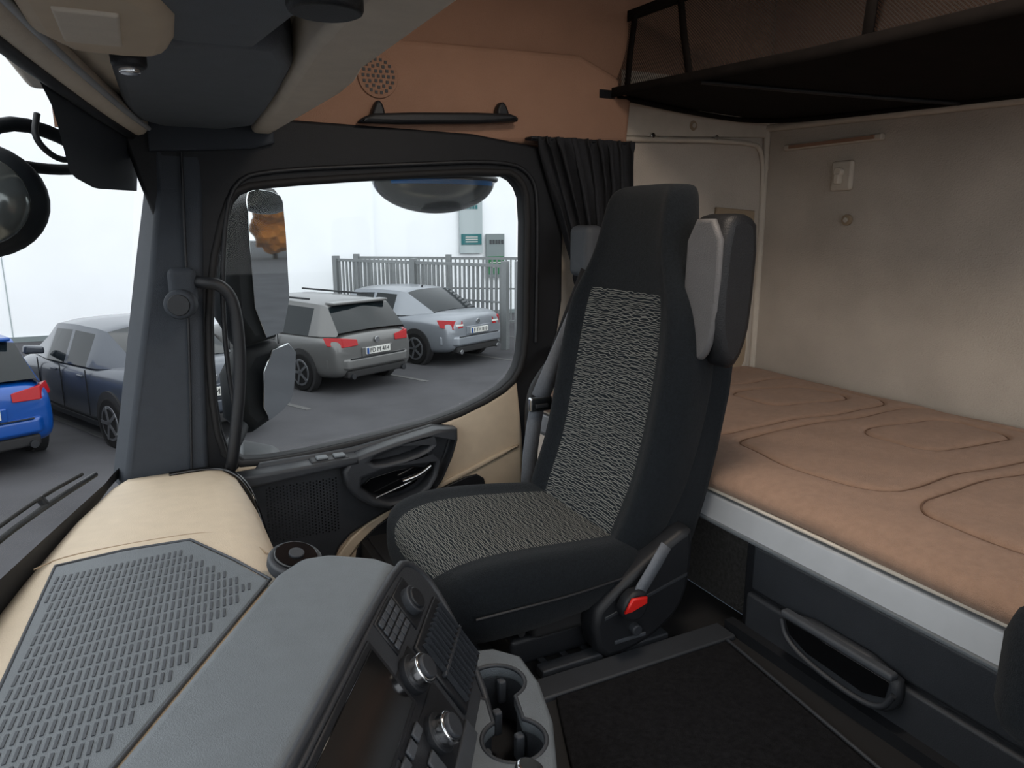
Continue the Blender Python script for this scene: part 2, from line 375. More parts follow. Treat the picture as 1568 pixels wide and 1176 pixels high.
# ================================================================= WINDSCREEN
XW=[(-.6,-.36),(0,-.345),(.3,-.33),(.8,-.29),(1.17,-.245),(1.5,-.18),(1.86,-.11),(2.0,-.07)]
XT=[(-.6,-.2),(0,-.185),(.4,-.16),(.94,-.115),(1.34,-.065),(1.6,-.03),(1.86,.01),(2.0,.04)]
ws=empty('window_2')
ys=[-.6+2.57*i/60 for i in range(61)]
def wpt(y,k,o=0): 
    xb=interp(y,XW);xt=interp(y,XT);zb=.24;zt=1.09
    return Vector((xb+(xt-xb)*k-o,y,zb+(zt-zb)*k))
def wstrip(name,k0,k1,m,o):
    v=[];f=[]
    for y in ys:
        a=k0(y) if callable(k0) else k0;b=k1(y) if callable(k1) else k1
        v+=[wpt(y,a,o),wpt(y,b,o)]
    for i in range(len(ys)-1): f.append((2*i,2*i+1,2*i+3,2*i+2))
    return mk(name,v,f,m,ws,True)
wstrip('windscreen_glass',0,1,M_glass,.02)
wstrip('upper_black_band',lambda y:interp(y,[(1.15,.955),(1.3,.90),(1.42,.80),(1.6,.785),(2.0,.80)]),1,M_pillar,.014)
wstrip('lower_black_band',0,lambda y:interp(y,[(0,.14),(1.2,.11),(1.8,.03)]),M_rubber,.014)
wp=empty('windscreen_wiper')
tube('wiper_arm',[(-.145,1.75,.305),(-.215,1.55,.318),(-.275,1.35,.328),(-.325,1.05,.34),(-.35,.8,.34)],.006,M_black,wp)
tube('wiper_blade',[(-.165,1.70,.325),(-.225,1.55,.335),(-.29,1.30,.35),(-.33,1.05,.365)],.004,M_rubber,wp)
tube('wiper_link',[(-.215,1.55,.318),(-.225,1.55,.336)],.008,M_black,wp,0)

fm=empty('front_mirror')
def blob(name,c,r,m,parent,nu=24,nv=16):
    v=[];f=[]
    for j in range(nv+1):
        th=math.pi*j/nv
        for i in range(nu):
            a=2*math.pi*i/nu
            v.append((c[0]+r[0]*math.sin(th)*math.cos(a),c[1]+r[1]*math.sin(th)*math.sin(a),c[2]+r[2]*math.cos(th)))
    for j in range(nv):
        for i in range(nu): f.append((j*nu+i,j*nu+(i+1)%nu,(j+1)*nu+(i+1)%nu,(j+1)*nu+i))
    o=mk(name,v,f,m,parent,True)
    bm=bmesh.new();bm.from_mesh(o.data);bmesh.ops.remove_doubles(bm,verts=bm.verts,dist=1e-5);bm.to_mesh(o.data);bm.free()
    return o
blob('mirror_shell',(-.265,1.64,.885),(.115,.07,.105),M_house,fm)
blob('mirror_face',(-.27,1.60,.885),(.095,.05,.085),M_dish,fm)
tube('mirror_arm',[(-.28,1.66,.96),(-.22,1.72,1.04),(-.12,1.85,1.02),(-.06,1.98,.96)],.014,M_house,fm)
tube('mirror_arm_lower',[(-.24,1.68,.96),(-.17,1.78,.95),(-.10,1.90,.96),(-.05,2.0,1.0)],.011,M_house,fm)
tube('mirror_wire',[(-.16,1.72,1.05),(-.17,1.70,1.0),(-.13,1.74,.96),(-.09,1.80,.99),(-.10,1.8,1.05)],.006,M_black,fm,3)

# ================================================================= OVERHEAD FRONT
oc=empty('overhead_console')
hor('shelf_rail',[[(.25,1.87),(.297,1.87),(.316,1.25),(.312,1.15),(.297,1.05),(.297,-.4),(.19,-.4),(.205,.95),(.24,1.45)]],1.05,.22,M_cream,oc,.012)
hor('sunvisor_panel',[[(.0,1.87),(.25,1.87),(.238,1.45),(.205,1.0),(.10,1.0),(-.02,1.08),(-.015,1.4)]],1.055,.08,M_visor,oc,.015,1)
hor('storage_module',[[(.03,.99),(.19,.97),(.20,-.4),(-.08,-.4),(-.06,.85),(-.0,.93)]],1.045,.12,M_visor,oc,.025,1)
hor('front_lining',[[(.03,1.87),(.0,1.87),(-.06,1.36),(-.12,.94),(-.17,.4),(-.19,-.4),(.1,-.4),(.1,1.3)]],1.075,.03,M_cream,oc,.005)
box('shelf_body',(-.19,-.2,1.12),(.29,1.9,1.6),M_cream,oc,.02)
hl=[(.012,1.86,1.058),(-.03,1.6,1.058),(-.065,1.34,1.058),(-.115,.94,1.058),(-.16,.4,1.06),(-.185,0,1.06),(-.19,-.4,1.06)]
tube('header_trim',hl,.024,M_cream,oc)
tube('header_seal',[(p[0]-.014,p[1],p[2]-.024) for p in hl],.009,M_black,oc)
tube('header_bead',[(p[0]+.024,p[1],p[2]-.010) for p in hl],.005,M_rail,oc)
cyl('round_vent',(.17,.72,1.04),DZ,.035,.02,M_black,oc,.005)
ml=empty('map_lamp')
hor('housing',[[(-.085,1.02),(.03,1.035),(.055,.98),(.05,.80),(-.02,.72),(-.09,.72)]],1.034,.05,M_ivory,ml,.018,1)
box('lens',(-.055,.82,1.030),(.0,.95,1.038),M_cream,ml,.003)
cyl('lamp_pivot',(.005,1.04,1.035),DZ,.02,.02,M_black,ml,.005);cyl('pivot_cap',(.005,1.04,1.024),DZ,.012,.01,M_chrome,ml)

# ================================================================= DASHBOARD
db=empty('dashboard')
XR=[(-.5,-.16),(0,-.15),(.3,-.10),(.6,.0),(.8,.08),(1.0,.14),(1.25,.145),(1.6,.145),(1.86,.14)]
ZT=[(-.5,.298),(1.3,.298),(1.55,.288),(1.8,.262),(1.86,.255)]
v=[];f=[];ny=60
for i in range(ny+1):
    y=-.5+2.33*i/ny;xw=interp(y,XW);xr=interp(y,XR);z=interp(y,ZT)
    pr=[(xw-.01,-.2),(xw-.01,z-.05),(xw,z-.015),(xw+.03,z),(xw*.6+xr*.4,z+.001),(xr-.06,z),(xr-.025,z-.004),(xr,z-.02),(xr+.02,z-.06),(xr+.045,z-.15),(xr+.06,z-.25),(xr+.0,-.2),(xr-.1,-.36)]
    k=len(pr)
    for p in pr: v.append((p[0],y,p[1]))
    if i: 
        for j in range(k-1): f.append(((i-1)*k+j,(i-1)*k+j+1,i*k+j+1,i*k+j))
f.append(tuple(range(k)));f.append(tuple(range(ny*k,ny*k+k)))
mk('dash_body',v,f,M_beige,db,True)
tube('dash_seam',[(-.21,1.30,.2975),(-.17,1.335,.2970),(-.05,1.342,.2970),(.06,1.335,.2965),(.11,1.29,.292),(.14,1.22,.284)],.0014,M_seam,db)
tube('window_edge_bead',[(.0,1.80,.265),(.08,1.815,.264),(.13,1.80,.258),(.165,1.73,.24),(.185,1.68,.16),(.2,1.66,.06)],.006,M_gloss,db)
PANEL=[(-.178,1.284),(-.08,1.300),(.021,1.295),(.080,1.18),(.122,1.085),(-.12,.68),(-.25,.45),(-.262,.60),(-.235,.80),(-.204,.944)]
hor('tray_panel',[PANEL],.292,.011,M_gray,db,.003)
tube('tray_groove',[(p[0],p[1],.3015) for p in grow(PANEL,1.015)],.0025,M_slot,db,0,3,True)
inner=grow(PANEL,.91);lst=[]
for j in range(30):
    y=.46+j*.030
    for i in range(60):
        x=-.32+i*.0088
        x2=x+.10*(y-.9)
        yy=y+.10*(x2+.05)
        if inpoly(x2,yy-.012,inner) and inpoly(x2,yy+.012,inner):
            lst.append(((x2,yy,.3030),(.0017,0,0),(.0012,.0112,0),(0,0,.0012)))
boxes('tray_slots',lst,M_slot,db)

# ================================================================= CENTRE CONSOLE
cc=empty('center_console')
A=Vector((.292,.99,.34));DU=Vector((-.522,-.853,0)).normalized();DV=Vector((.487,-.298,-.821)).normalized();NN=DU.cross(DV)
def F(u,v,h=0): return A+DU*u+DV*v+NN*h
top=[(.125,1.03),(.17,1.07),(.215,1.065),(.275,1.02),(.296,.985),(.05,.585),(-.18,.21),(-.37,.21)]
lowp=[(.125,1.03),(.17,1.08),(.24,1.085),(.36,.99),(.415,.90),(.18,.50),(-.05,.10),(-.37,.18)]
prism('hood',[(p[0],p[1],.12) for p in lowp],[(p[0],p[1],.338) for p in top],M_gray,cc,.016,5)
flat('fascia',[[(-.035,.035),(.0,.012),(.30,.012),(.62,.012),(.62,.262),(.10,.262),(.035,.232),(-.035,.10)]],F(0,0,-.004),DU,DV,.014,M_dark,cc,.004,1)
def fp(name,u0,v0,u1,v1,h,t,m,bevel=.003): return flat(name,[[(u0,v0),(u1,v0),(u1,v1),(u0,v1)]],F(0,0,h),DU,DV,t,m,cc,bevel)
fp('screen_bezel',.205,.018,.445,.122,.008,.006,M_black);fp('screen',.215,.026,.435,.114,.012,.004,M_gloss,.001)
fp('keypad_plate',.095,.016,.170,.070,.008,.005,M_black)
for i in range(4):
    for j in range(4): fp('key_%d_%d'%(i,j),.100+.0172*i,.020+.012*j,.1145+.0172*i,.029+.012*j,.013,.003,M_gray2,.001)
fp('start_panel',.03,.022,.09,.082,.008,.005,M_black)
cyl('start_button_ring',F(.060,.052,.018),NN,.021,.014,M_dark,cc);cyl('start_button',F(.060,.052,.026),NN,.016,.006,M_black,cc)
fp('vent_frame',-.012,.088,.128,.210,.008,.008,M_black)
for i in range(9): 
    boxes('vent_slat_%d'%i,[(F(.002+.0138*i,.149,.018),DU*.0018+NN*.003,DV*.052,NN*.004)],M_dark,cc)
fp('vent_divider',-.004,.146,.122,.151,.016,.008,M_dark,.001)
fp('lower_switch_bank',.135,.078,.30,.135,.008,.004,M_black)
fp('climate_plate',.14,.135,.40,.225,.008,.004,M_black)
for n,(u,v_) in enumerate(((.176,.100),(.214,.168))):
    cyl('knob_base_%d'%n,F(u,v_,.016),NN,.026,.012,M_black,cc);cyl('knob_ring_%d'%n,F(u,v_,.028),NN,.021,.020,M_chrome,cc,.003)
    cyl('knob_cap_%d'%n,F(u,v_,.040),NN,.016,.006,M_dark,cc)
for i in range(5):
    fp('switch_%d'%i,.235+.03*i,.128,.258+.03*i,.142,.012,.005,M_gray2,.002)
    fp('switch_low_%d'%i,.245+.03*i,.165,.268+.03*i,.195,.012,.005,M_gray2,.002)
fp('side_switch_row',.135,.212,.34,.240,.010,.005,M_gray2)
tube('fascia_rim',[F(.62,.004,.008),F(.02,.004,.008),F(-.03,.03,.008),F(-.045,.10,.008),F(.03,.245,.008),F(.10,.272,.008)],.006,M_dark,cc)
rl=empty('dashboard_light_sensor')
cyl('ring',(.166,1.10,.316),(.15,-.25,1),.043,.022,M_dark,rl,.006);cyl('dome',(.1675,1.097,.328),(.15,-.25,1),.034,.008,M_gloss,rl,.003)
cyl('sensor_dot',(.1685,1.095,.333),(.15,-.25,1),.012,.004,M_dark,rl,.001)

cu_=empty('cup_holder_console')
CUP=[(.30,.985),(.40,.990),(.455,.975),(.486,.935),(.480,.86),(.455,.775),(.418,.70),(.37,.60),(.30,.45),(.18,.45)]
c1=Vector((.420,.890));c2=Vector((.388,.765));dd=(c2-c1).normalized();pp=Vector((-dd.y,dd.x))
def peanut(r,w):
    P=[];a0=math.asin(w/r)
    n=24
    for i in range(n+1):
        a=a0+(2*math.pi-2*a0)*i/n
        q=c1+dd*r*math.cos(a)+pp*r*math.sin(a);P.append((q.x,q.y))
    for i in range(n+1):
        a=a0+(2*math.pi-2*a0)*i/n
        q=c2-dd*r*math.cos(a)-pp*r*math.sin(a);P.append((q.x,q.y))
    return P
hor('top_plate',[CUP,peanut(.043,.020)],.128,.024,M_gray,cu_,.006)
hor('side_body',[grow(CUP,.985),peanut(.046,.024)],.005,.125,M_dark,cu_,.003)
hor('cup_well_floor',[peanut(.048,.026)],.045,.01,M_black,cu_,.001)
tube('cup_rim',[(p[0],p[1],.150) for p in peanut(.045,.022)],.0035,M_dark,cu_,0,3,True)
n=0
for c_ in (c1,c2):
    for a in (.9,2.6,4.3):
        q=c_+Vector((math.cos(a),math.sin(a)))*.038
        box('grip_%d'%n,(q.x-.007,q.y-.007,.09),(q.x+.007,q.y+.007,.130),M_gray2,cu_,.004);n+=1
gs=empty('gear_lever')
tube('stem',[(.33,.66,.15),(.345,.655,.19)],.012,M_black,gs,0);cyl('cap',(.35,.652,.20),(.3,0,1),.018,.02,M_chrome,gs,.005)
box('boot',(.29,.60,.145),(.37,.70,.165),M_dark,gs,.01)

# ================================================================= SEAT
st=empty('passenger_seat')
cy_=1.30
def backring(z,f_,th,hw,cr):
    b=f_+th
    P=[(-1,f_+.05),(-.985,f_+.015),(-.90,f_-.022*cr),(-.78,f_-.018*cr),(-.68,f_),(-.35,f_+.006*cr),(0,f_+.008*cr),(.35,f_+.006*cr),(.68,f_),(.78,f_-.018*cr),(.90,f_-.022*cr),(.985,f_+.015),(1,f_+.05),(.9,b-.01),(.4,b),(-.4,b),(-.9,b-.01)]
    return [Vector((x,cy_+y*hw,z)) for y,x in P]
BR=[(.13,.80,.10,.18,.3),(.16,.80,.12,.205,.6),(.21,.815,.13,.218,1),(.28,.845,.135,.224,1),(.35,.872,.135,.228,1),(.5,.900,.14,.232,1),(.60,.916,.13,.228,1),(.66,.924,.12,.216,1),(.70,.929,.12,.198,.8),(.74,.934,.115,.170,.6),(.78,.939,.11,.145,.5),(.83,.945,.105,.131,.4),(.89,.955,.095,.124,.3),(.915,.966,.08,.117,.2),(.927,.985,.05,.09,.1)]
loft('backrest',[backring(*b) for b in BR],[M_fabric,M_pat],st,2,lambda i,j:1 if (4<=j<=7 and 1<=i<=7) else 0,lambda c:(c.y,c.z))
def cring(x,zt,zb,hw,cr):
    zm=(zt+zb)/2;dn=-.018
    P=[(-1.03,zm),(-1.0,zt-.016),(-.90,zt+.008*cr),(-.78,zt+.008*cr),(-.68,zt),(-.35,zt-.004*cr),(0,zt-.006*cr),(.35,zt-.004*cr),(.68,zt),(.78,zt+.008*cr),(.90,zt+.010*cr),(.98,zt-.012),(1,zm),(.93,zb),(.4,zb-.005),(-.4,zb-.005),(-.95,zb+dn)]
    return [Vector((x,cy_-.004+y*hw,z)) for y,z in P]
CR=[(.420,.165,.125,.14,0),(.423,.185,.105,.18,.2),(.435,.205,.092,.212,.5),(.468,.222,.085,.232,.8),(.54,.231,.085,.240,1),(.65,.224,.09,.238,1),(.76,.213,.10,.230,1),(.83,.206,.115,.218,1),(.87,.203,.12,.20,.5)]
loft('cushion',[cring(*c) for c in CR],[M_fabric,M_pat],st,2,lambda i,j:1 if 4<=j<=7 else 0,lambda c:(c.y,c.x+c.z))
tube('cushion_piping',[(.46,1.056,.158),(.53,1.048,.163),(.65,1.050,.160),(.80,1.066,.16)],.003,M_black,st)
wing=[(.955,.845),(.98,.862),(1.02,.860),(1.045,.835),(1.04,.66),(1.025,.60),(1.0,.565),(.975,.575),(.955,.62),(.945,.68)]
door('shoulder_wing',[wing],1.125,.100,M_leather,st,.018,1)
fr=[(1.122,.852),(1.032,.852),(1.030,.70),(1.038,.63),(1.06,.585),(1.085,.58),(1.115,.62),(1.128,.69)]
flat('wing_front_pad',[[(-p[0],p[1]) for p in fr]],(.962,0,0),(0,-1,0),DZ,.016,M_wing,st,.007,1)
door('backrest_shell',[[(.88,.14),(.93,.5),(.97,.74),(1.06,.74),(1.075,.56),(1.03,.32),(.97,.14)]],1.52,.43,M_fabric,st,.02,1)
box('pedestal_lower',(.56,1.12,-.012),(.93,1.48,.05),M_black,st,.012)
box('pedestal_upper',(.60,1.10,.05),(.92,1.50,.12),M_rubber,st,.015)
for i in range(3): tube('bellows_%d'%i,[(.585,1.12,.062+.018*i),(.585,1.48,.062+.018*i)],.008,M_rubber,st,0)
door('buckle_side_panel',[[(.70,.10),(.75,.145),(.85,.205),(.93,.245),(.945,.23),(.945,.13),(.92,.06),(.86,.02),(.79,.0),(.72,.0)]],1.11,.06,M_black,st,.014,1)
door('side_panel_line',[[(.73,.095),(.93,.145),(.93,.138),(.73,.088)]],1.052,.004,M_dark,st,.001)
box('seat_slide_rail',(.60,1.06,-.01),(.90,1.09,.01),M_dark,st,.004)
cyl('side_knob',(.80,1.045,.055),DY,.012,.02,M_dark,st,.004)
box('release_label',(.755,1.047,.03),(.83,1.052,.038),M_gray2,st,.002)
tube('front_adjust_bar',[(.48,1.15,.075),(.46,1.16,.07),(.46,1.42,.07),(.48,1.43,.075)],.008,M_rubber,st)
bk=empty('seat_belt_buckle')
ribbon('buckle_strap',[(.86,1.035,.225),(.83,1.03,.19),(.80,1.03,.15),(.79,1.03,.13)],.028,(.6,0,-.5),M_belt,bk,.004)
door('buckle_body',[[(.745,.115),(.765,.150),(.80,.152),(.815,.125),(.80,.09),(.765,.09)]],1.045,.028,M_black,bk,.007,1)
door('red_button',[[(.748,.118),(.765,.145),(.800,.142),(.800,.128),(.765,.118)]],1.016,.008,M_red,bk,.003)

sb=empty('seat_belt')
ribbon('shoulder_webbing',[(1.045,1.60,.72),(1.01,1.59,.66),(.965,1.585,.575),(.91,1.58,.475),(.872,1.575,.405)],.056,(.86,.1,-.48),M_belt,sb)
ribbon('lap_webbing',[(.868,1.575,.40),(.856,1.575,.34),(.848,1.58,.26),(.846,1.585,.18),(.85,1.60,.08)],.046,(1,.1,.05),M_belt,sb)
ribbon('outer_webbing',[(1.06,1.66,.72),(1.0,1.66,.58),(.93,1.65,.43),(.885,1.64,.30),(.87,1.63,.12)],.04,(.86,.1,-.4),M_curtain,sb)
box('tongue',(.835,1.555,.375),(.90,1.572,.412),M_chrome,sb,.005)
box('tongue_slot',(.85,1.552,.385),(.885,1.556,.395),M_black,sb,.002)
box('anchor_cover',(1.06,1.66,.70),(1.12,1.76,.84),M_gray2,sb,.02)
cyl('anchor_loop',(1.055,1.60,.735),DY,.022,.02,M_dark,sb,.005)
box('belt_reel',(.82,1.58,-.01),(.90,1.68,.11),M_black,sb,.015)
tube('release_cable',[(.84,1.57,.10),(.83,1.55,.06),(.86,1.55,.03),(.88,1.57,.02)],.004,M_red,sb)

# ================================================================= CURTAIN
v=[];f=[];nu,nv=100,44
LX=[(.0,1.10),(.05,1.10),(.40,1.13),(.64,1.150),(.735,1.125),(.92,1.055),(1.07,1.0)]
RX=[(.0,1.21),(.05,1.21),(.40,1.215),(.64,1.23),(.75,1.29),(.95,1.325),(1.07,1.325)]
for j in range(nv+1):
    z=1.080-.72*j/nv;l=interp(z,LX);r_=interp(z,RX)
    for i in range(nu+1):
        t=i/nu;ph=t*2*math.pi*8+math.sin(z*7)*.7+1.2*math.sin(t*9)
        amp=.020*(1 if z<1.05 else .5)
        v.append((l+(r_-l)*t+.006*math.sin(ph*2+1),1.825+amp*math.sin(ph)+.008*math.sin(ph*2.3+z*12)+(.0 if z>.7 else .01),z))
        if i and j: 
            a=(j-1)*(nu+1)+i-1;f.append((a,a+1,a+nu+2,a+nu+1))
ct=empty('side_curtain')
o=mk('curtain_cloth',v,f,M_curtain,ct,True);o.modifiers.new('s','SOLIDIFY').thickness=.002
tube('curtain_tie',[(1.14,1.80,.645),(1.19,1.785,.64),(1.235,1.80,.645)],.008,M_black,ct)
box('curtain_track',(.98,1.83,1.072),(1.325,1.87,1.080),M_black,ct,.003)

# ================================================================= BUNK
bd=empty('bunk_bed_base')
prism('front_rail',[(1.026,-.4,.222),(1.062,-.4,.222),(1.062,1.90,.222),(1.026,1.90,.222)],[(1.040,-.4,.275),(1.062,-.4,.275),(1.062,1.90,.275),(1.040,1.90,.275)],M_rail,bd,.005)
box('rail_lip',(1.022,-.4,.219),(1.034,1.90,.228),M_gray,bd,.003)
box('rail_shadow_gap',(1.08,-.4,.19),(1.10,1.90,.23),M_black,bd,0)
box('base_board',(1.06,-.4,.225),(1.94,1.92,.275),M_dark,bd,.0)
box('drawer_upper_front',(1.052,-.3,.104),(1.10,.995,.205),M_dark,bd,.008)
box('drawer_lower_front',(1.046,-.3,.0),(1.10,1.0,.098),M_dark,bd,.008)
box('drawer_divider',(1.060,-.3,.09),(1.09,.99,.11),M_black,bd,0)
box('set_back_panel',(1.115,1.0,-.01),(1.14,1.9,.225),M_gcarpet,bd,.002)
box('end_block',(1.06,.985,-.0),(1.13,1.02,.20),M_black,bd,.005)
flat('drawer_handle',[[(-.885,.128),(-.645,.128),(-.638,.07),(-.665,.040),(-.72,.034),(-.82,.045),(-.872,.068)]],(1.05,0,0),(0,-1,0),DZ,.026,M_dark,bd,.010,1)
flat('handle_slot',[[(-.875,.108),(-.655,.108),(-.66,.075),(-.70,.06),(-.82,.066),(-.862,.082)]],(1.026,0,0),(0,-1,0),DZ,.004,M_gloss,bd,.001)
box('handle_top_bar',(1.015,.648,.112),(1.035,.882,.126),M_gray2,bd,.005)
tube('handle_lip',[(1.022,.882,.105),(1.020,.870,.074),(1.018,.82,.054),(1.018,.72,.044),(1.020,.662,.052),(1.022,.645,.09)],.005,M_dark,bd)
boxes('floor_side_seal',[((1.035,.35,.012),(.012,0,0),(0,.68,0),(0,0,.012))],M_black,bd)

CELLS=(-.33,.13,.59,1.05,1.51)
def rr(cx,cy,hx,hy,r,n=10):
    P=[]
    for (sx,sy,a0) in((1,1,0),(-1,1,90),(-1,-1,180),(1,-1,270)):
        for k in range(n+1):
            a=math.radians(a0+90*k/n);P.append((cx+sx*(hx-r)+r*math.cos(a),cy+sy*(hy-r)+r*math.sin(a)))
    Q=[]
    for i in range(len(P)):
        a=P[i];b=P[(i+1)%len(P)];L=math.hypot(b[0]-a[0],b[1]-a[1]);m_=max(1,int(L/.02))
        for k in range(m_): Q.append((a[0]+(b[0]-a[0])*k/m_,a[1]+(b[1]-a[1])*k/m_))
    return Q
LOOPS=[]
for cyq in CELLS:
    LOOPS.append([(x+.012*math.sin(y*17),y+.010*math.sin(x*14)) for x,y in rr(1.555,cyq,.36,.205,.07)])
    LOOPS.append([(x,y+.015*math.sin(x*9)) for x,y in rr(1.70,cyq,.15,.10,.06)])
GX,GY=.02,.02
from collections import defaultdict
gridp=defaultdict(list)
for L_ in LOOPS:
    for i in range(len(L_)):
        a=L_[i];b=L_[(i+1)%len(L_)]
        for k in range(6):
            p=(a[0]+(b[0]-a[0])*k/6,a[1]+(b[1]-a[1])*k/6);gridp[(int(p[0]//GX),int(p[1]//GY))].append(p)
def qd(x,y):
    ix=int(x//GX);iy=int(y//GY);d=.04
    for a in(ix-1,ix,ix+1):
        for b in(iy-1,iy,iy+1):
            for p in gridp.get((a,b),()):
                t=math.hypot(p[0]-x,p[1]-y)
                if t<d:d=t
    return d
def zbase(x,y):
    z=.340+.002*math.sin(x*9+y*4)+.0012*math.sin(x*31+y*23)
    if x>1.9: z-=(x-1.9)**2*3
    return z
v=[];f=[]
prof=[(1.050,.283),(1.040,.292),(1.036,.303),(1.040,.314),(1.050,.322),(1.065,.329),(1.085,.3345),(1.11,.338),(1.14,.340)]
NXT=150
for k in range(NXT+1): prof.append((1.15+.79*k/NXT,.340))
ny=400
for j in range(ny+1):
    y=-.4+2.315*j/ny
    for k,(x,z) in enumerate(prof):
        zz=z
        if x>1.06:
            zz+=zbase(x,y)-.340
        if x>1.14:
            d=qd(x,y);zz+=-.006*math.exp(-(d/.006)**2)-.003*math.exp(-(d/.018)**2)
        v.append((x+.004*math.sin(y*9) if x<1.1 else x,y,zz))
        if j and k:
            n=len(prof);a=(j-1)*n+k-1;f.append((a,a+1,a+n+1,a+n))
mt2=empty('bunk_mattress')
mk('quilted_cover',v,f,M_mattress,mt2,True)
for i,L_ in enumerate(LOOPS):
    tube('quilt_stitch_%d'%i,[(p[0],p[1],zbase(p[0],p[1])-.0072) for p in L_],.0018,M_thread,mt2,0,2,True)
box('mattress_core',(1.05,-.4,.277),(1.93,1.91,.322),M_mattress,mt2,.01)
tube('piping',[(1.045,-.4,.284),(1.045,1.91,.284)],.004,M_cream,mt2,0)

# ================================================================= NET
nt_=empty('overhead_storage_net')
def sag(y,a,b): return interp(y,[(-.3,a),(.7,a+.0),(1.15,a+.008),(1.9,b)])
N=40
v=[];f=[]
for j in range(N+1):
    y=-.3+2.2*j/N
    zb=sag(y,1.176,1.222);zt=sag(y,1.41,1.440)
    for k in range(9):
        t=k/8;v.append((1.28+.02*math.sin(t*3.14)+.06*t,y,zb+(zt-zb)*t))
        if j and k:a=(j-1)*9+k-1;f.append((a,a+1,a+10,a+9))
o=mk('front_mesh',v,f,M_net,nt_,True);setuv(o,lambda c:(c.y+c.z,c.z-c.y*.8))
v=[];f=[]
for j in range(N+1):
    y=-.3+2.2*j/N
    zb=sag(y,1.176,1.222)
    zr=interp(y,[(-.3,1.12),(1.1,1.150),(1.9,1.185)])
    for k in range(17):
        t=k/16;v.append((1.28+.66*t,y,zb+(zr-zb)*t-.006*math.sin(t*3.14)))
        if j and k:a=(j-1)*17+k-1;f.append((a,a+1,a+18,a+17))
mk('bottom_cloth',v,f,M_cloth,nt_,True)
ribbon('strap_bottom',[(1.272,1.93-.056*i,sag(1.93-.056*i,1.178,1.222)) for i in range(40)],.026,(0,0,1),M_cloth,nt_,.004)
ribbon('strap_top',[(1.337,1.9-.055*i,sag(1.9-.055*i,1.41,1.440)) for i in range(40)],.03,(0,0,1),M_cloth,nt_,.004)
for i,(ya,yb) in enumerate(((1.80,1.86),(1.53,1.66),(1.02,1.05),(.62,.60))):
    ribbon('strap_upright_%d'%i,[(1.272,ya,sag(ya,1.178,1.222)),(1.30,(ya+yb)/2,1.32),(1.335,yb,1.435)],.024,(0,1,0),M_cloth,nt_,.004)
tube('cloth_hem',[(1.29,1.88,1.212),(1.6,1.90,1.188),(1.92,1.91,1.178),(1.94,1.5,1.162),(1.94,1.0,1.146),(1.94,.4,1.132),(1.94,-.3,1.115)],.008,M_cloth,nt_)
tube('cross_cord',[(1.30,1.52,1.195),(1.55,1.40,1.172),(1.93,1.25,1.150)],.006,M_black,nt_)
box('strap_hook',(1.22,1.875,1.195),(1.29,1.93,1.235),M_black,nt_,.008)
box('shelf_back_panel',(1.945,-.3,1.2),(1.962,1.92,1.6),M_brown2,nt_,.003)

# driver seat (edge only in view)
ds=empty('driver_seat')
box('cushion_bolster',(.86,-.15,.22),(1.0,.44,.41),M_fabric,ds,.05)
box('cushion_base',(.60,-.15,.05),(.98,.36,.24),M_black,ds,.03)
box('backrest',(.90,-.12,.30),(1.02,.30,.88),M_fabric,ds,.05)
box('seat_frame',(.7,-.1,.0),(.98,.30,.2),M_black,ds,.01)

# ================================================================= EXTERIOR MIRRORS
sm_=empty('side_mirror')
mn=Vector((.656,-.755,0)).normalized();ma=Vector((.755,.656,0)).normalized()
O=Vector((.325,2.24,0))
flat('housing_upper',[[(-.150,.49),(.088,.505),(.092,.93),(.06,.955),(-.12,.90),(-.150,.86)]],O-mn*.10,ma,DZ,.095,M_house,sm_,.03,1)
flat('mirror_upper',[[(-.075,.510),(.075,.525),(.082,.90),(.06,.935),(-.06,.942),(-.078,.90)]],O-mn*.004,ma,DZ,.006,M_mirror,sm_,.001,1)
flat('housing_lower',[[(-.150,.22),(.06,.27),(.085,.33),(.088,.50),(-.150,.485)]],O-mn*.10,ma,DZ,.09,M_house,sm_,.03,1)
flat('mirror_lower',[[(-.072,.255),(.045,.29),(.070,.34),(.074,.495),(-.07,.475)]],O-mn*.035,ma,Vector((0,0,1))+mn*.10,.006,M_mirror,sm_,.001,1)
tube('mirror_stalk',[(.2,2.14,.90),(.17,2.05,.95),(.12,1.98,.98)],.02,M_house,sm_)
tube('mirror_stalk_lower',[(.2,2.14,.27),(.17,2.05,.25),(.12,1.98,.22)],.02,M_house,sm_)
prism('mirror_foot',[(.17,2.0,.15),(.33,2.05,.12),(.34,2.22,.12),(.2,2.25,.14)],[(.18,2.02,.215),(.27,2.05,.19),(.30,2.2,.185),(.2,2.24,.21)],M_foot,sm_,.015)
rm=empty('ramp_mirror')
v=[];f=[]
for j in range(13):
    th=math.pi/2*j/12
    for i in range(36):
        a=2*math.pi*i/36
        v.append((.85+.205*math.cos(th)*math.cos(a),2.24+.13*math.cos(th)*math.sin(a),.985-.108*math.sin(th)))
        if j: q=(j-1)*36;f.append((q+i,q+(i+1)%36,q+36+(i+1)%36,q+36+i))
f.append(tuple(range(36)))
mk('dish',v,f,M_dish,rm,True)
tube('dish_rim',[(.85+.207*math.cos(6.2832*i/36),2.24+.132*math.sin(6.2832*i/36),.985) for i in range(36)],.008,M_dark,rm,0,3,True)
v=[];f=[]
for i in range(25):
    a=math.pi+.6+(math.pi-1.2)*i/24
    for th in (.05,.20):
        v.append((.85+.207*math.cos(th)*math.cos(a),2.24+.132*math.cos(th)*math.sin(a),.985-.110*math.sin(th)))
    if i: f.append((2*i-2,2*i-1,2*i+1,2*i))
mk('blue_band',v,f,M_blue,rm,True)
tube('bracket',[(.85,2.2,1.0),(.85,2.05,1.04),(.85,2.0,1.05)],.02,M_house,rm)

